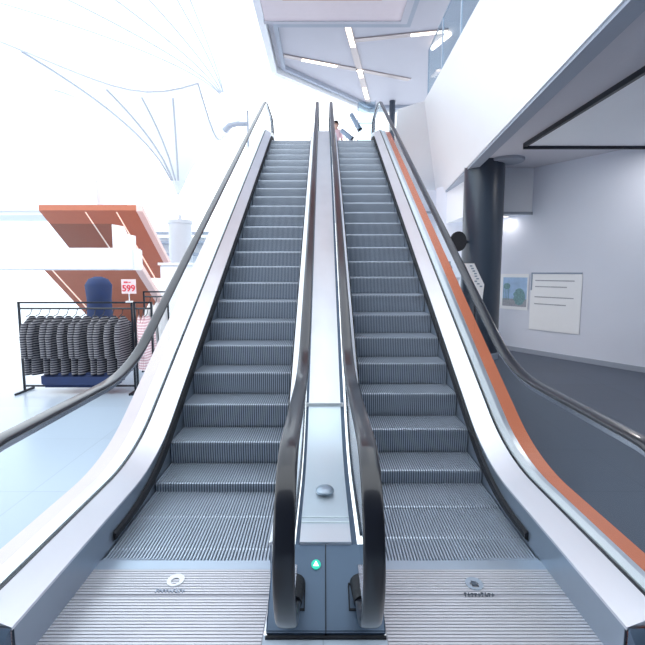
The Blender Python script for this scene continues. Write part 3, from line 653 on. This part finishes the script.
for x in (2.34, 2.46, 2.60): c = g.copy(); COL.objects.link(c); c.location = (x, 9.5, 1.69)

# ------------------------------------------------------------------ upper landing: person, spotlights, lamp arm
t = thing('person', 'person with dark hair in a pink top standing behind the top of the right escalator', 'person', (.455, 17.1, ZTOP))
def skin_body(name, verts, edges, radii, m, parent, sub=2, root=0):
    me = bpy.data.meshes.new(name); me.from_pydata(verts, edges, []); o = bpy.data.objects.new(name, me); COL.objects.link(o)
    sk = o.modifiers.new('skin', 'SKIN'); sk.use_smooth_shade = True
    for i, r in enumerate(radii): d = me.skin_vertices[0].data[i]; d.radius = (r if isinstance(r, tuple) else (r, r)); d.use_root = (i == root)
    ss = o.modifiers.new('sub', 'SUBSURF'); ss.levels = sub; ss.render_levels = sub
    dg = bpy.context.evaluated_depsgraph_get(); m2 = bpy.data.meshes.new_from_object(o.evaluated_get(dg)); bpy.data.objects.remove(o)
    m2.materials.clear(); m2.materials.append(m)
    for p in m2.polygons: p.use_smooth = True
    q = bpy.data.objects.new(name, m2); COL.objects.link(q); q.parent = parent; return q
V = [(0, 0, .95), (0, 0, 1.12), (0, 0, 1.32), (0, 0, 1.42), (0, -.01, 1.50), (0, -.015, 1.60), (0, -.01, 1.68),
     (.16, 0, 1.38), (.21, .01, 1.12), (.22, -.08, .90), (.22, -.10, .82), (-.16, 0, 1.38), (-.21, .01, 1.12), (-.22, -.08, .90), (-.22, -.10, .82),
     (.09, 0, .86), (.10, -.01, .48), (.10, .02, .08), (.10, -.12, .04), (-.09, 0, .86), (-.10, -.01, .48), (-.10, .02, .08), (-.10, -.12, .04),
     (.23, -.14, .76), (.215, -.15, .74), (.235, -.12, .74), (.20, -.15, .79), (-.23, -.14, .76), (-.215, -.15, .74), (-.235, -.12, .74), (-.20, -.15, .79), (0, -.115, 1.595)]
Eg = [(0,1),(1,2),(2,3),(3,4),(4,5),(5,6),(3,7),(7,8),(8,9),(9,10),(3,11),(11,12),(12,13),(13,14),(0,15),(15,16),(16,17),(17,18),(0,19),(19,20),(20,21),(21,22),(10,23),(10,24),(10,25),(10,26),(14,27),(14,28),(14,29),(14,30)]
R_ = [(.14,.10),(.12,.09),(.15,.10),(.09,.07),(.05,.05),(.085,.10),(.07,.085),.055,.042,.032,.03,.055,.042,.032,.03,.09,.06,.045,.035,.09,.06,.045,.035,.009,.009,.009,.010,.009,.009,.009,.010,.01]
V = V[:-1]; R_ = R_[:-1]
skin_body('body', V, Eg, R_, M['skin'], t)
tv = [(0, 0, .92), (0, 0, 1.12), (0, 0, 1.32), (0, 0, 1.43), (.165, 0, 1.385), (.215, .01, 1.12), (-.165, 0, 1.385), (-.215, .01, 1.12)]
skin_body('top', tv, [(0,1),(1,2),(2,3),(3,4),(4,5),(3,6),(6,7)], [(.16,.12),(.14,.11),(.165,.12),(.09,.075),.07,.055,.07,.055], M['pinktop'], t)
skin_body('trousers', [(0, 0, .98), (.095, 0, .84), (.10, -.01, .48), (.10, .02, .12), (-.095, 0, .84), (-.10, -.01, .48), (-.10, .02, .12)], [(0,1),(1,2),(2,3),(0,4),(4,5),(5,6)], [(.155,.115),.105,.075,.06,.105,.075,.06], M['navy'], t)
bm = bmesh.new(); bmesh.ops.create_uvsphere(bm, u_segments=20, v_segments=12, radius=.115)
for v in bm.verts: v.co = Vector((v.co.x*.92, v.co.y*1.02+.02, v.co.z*1.12+1.655)); 
bmesh.ops.delete(bm, geom=[v for v in bm.verts if v.co.y < -.045 and v.co.z < 1.69], context='VERTS'); link('hair', bm, M['hair'], t, True)
bm = bmesh.new(); prism(bm, [(-.012, -.105, 1.60), (.012, -.105, 1.60), (0, -.10, 1.64)], (0, -.02, -.006)); link('nose', bm, M['skin'], t)
for s in (-1, 1):
    bm = bmesh.new(); bmesh.ops.create_uvsphere(bm, u_segments=8, v_segments=6, radius=.011); bmesh.ops.translate(bm, verts=bm.verts, vec=(s*.032, -.10, 1.635)); link('eye', bm, M['brush'], t)
bm = bmesh.new(); box(bm, -.022, .022, -.108, -.10, 1.568, 1.576); link('mouth', bm, M['pinktop'], t)
def spot(label, x, y, z, dx, dz, L, r):
    t = thing('spotlight', label, 'spotlight', (x, y, ZTOP)); h = z-ZTOP
    bm = bmesh.new(); tube(bm, [(0, .04, 0), (0, .04, h)], .014, 8); link('stand', bm, M['emblem'], t)
    bm = bmesh.new(); lathe(bm, [(.2, 0), (.2, .02), (.03, .03)], (0, .04, 0), 20); link('foot', bm, M['emblem'], t)
    n = math.hypot(dx, dz); a = (-dx/n*L/2, 0, h-dz/n*L/2); b = (dx/n*L/2, 0, h+dz/n*L/2)
    bm = bmesh.new(); tube(bm, [a, [a[0]+.02*dx, 0, a[2]+.02*dz], (dx/n*L*.3, 0, h+dz/n*L*.3), b], [r*.7, r*.9, r, r*1.05], 16); link('housing', bm, M['bluegrey'], t, True)
    bm = bmesh.new(); tube(bm, [b, (b[0]+dx/n*.05, 0, b[2]+dz/n*.05)], r*1.1, 16); link('hood', bm, M['brush'], t, True)
spot('lower blue-grey tubular spotlight tilted over the top of the right escalator', .78, 16.2, 6.44, 1, -.80, .46, .085)
spot('higher blue-grey tubular spotlight with black hood, steeply tilted', 1.08, 16.2, 6.86, .6, -1, .58, .085)
t = thing('glass_guard', 'clear glass guard with thin rail at the top landing', 'guard rail', (1.3, 15.2, ZTOP))
bm = bmesh.new(); box(bm, -.2, .35, 0, .012, .03, 1.75); link('glass_panel', bm, M['bglass'], t)
for x in (-.2, .35):
    bm = bmesh.new(); box(bm, x-.012, x+.012, -.01, .02, 0, 1.78); link('post', bm, M['rim'], t)
bm = bmesh.new(); tube(bm, [(-.2, .005, 1.10), (.35, .005, 1.10)], .016, 8); link('rail', bm, M['rim'], t)
t = thing('curved_arm_lamp', 'grey lamp post with a curved arm left of the top of the left escalator', 'lamp post', (-2.53, 16, 0))
bm = bmesh.new(); tube(bm, [(0, 0, 0), (0, 0, 7.15)], .035, 10); link('pole', bm, M['rim'], t)
bm = bmesh.new(); tube(bm, [(0, 0, 6.72), (-.35, 0, 6.72), (-.62, 0, 6.66), (-.80, 0, 6.48)], [.07, .08, .09, .10], 12); link('arm', bm, M['rim'], t, True)
bm = bmesh.new(); lathe(bm, [(.05, 0), (.12, -.04), (.13, -.14), (.10, -.16)], (-.82, 0, 6.46), 20); link('lamp_head', bm, M['emblem'], t, True)
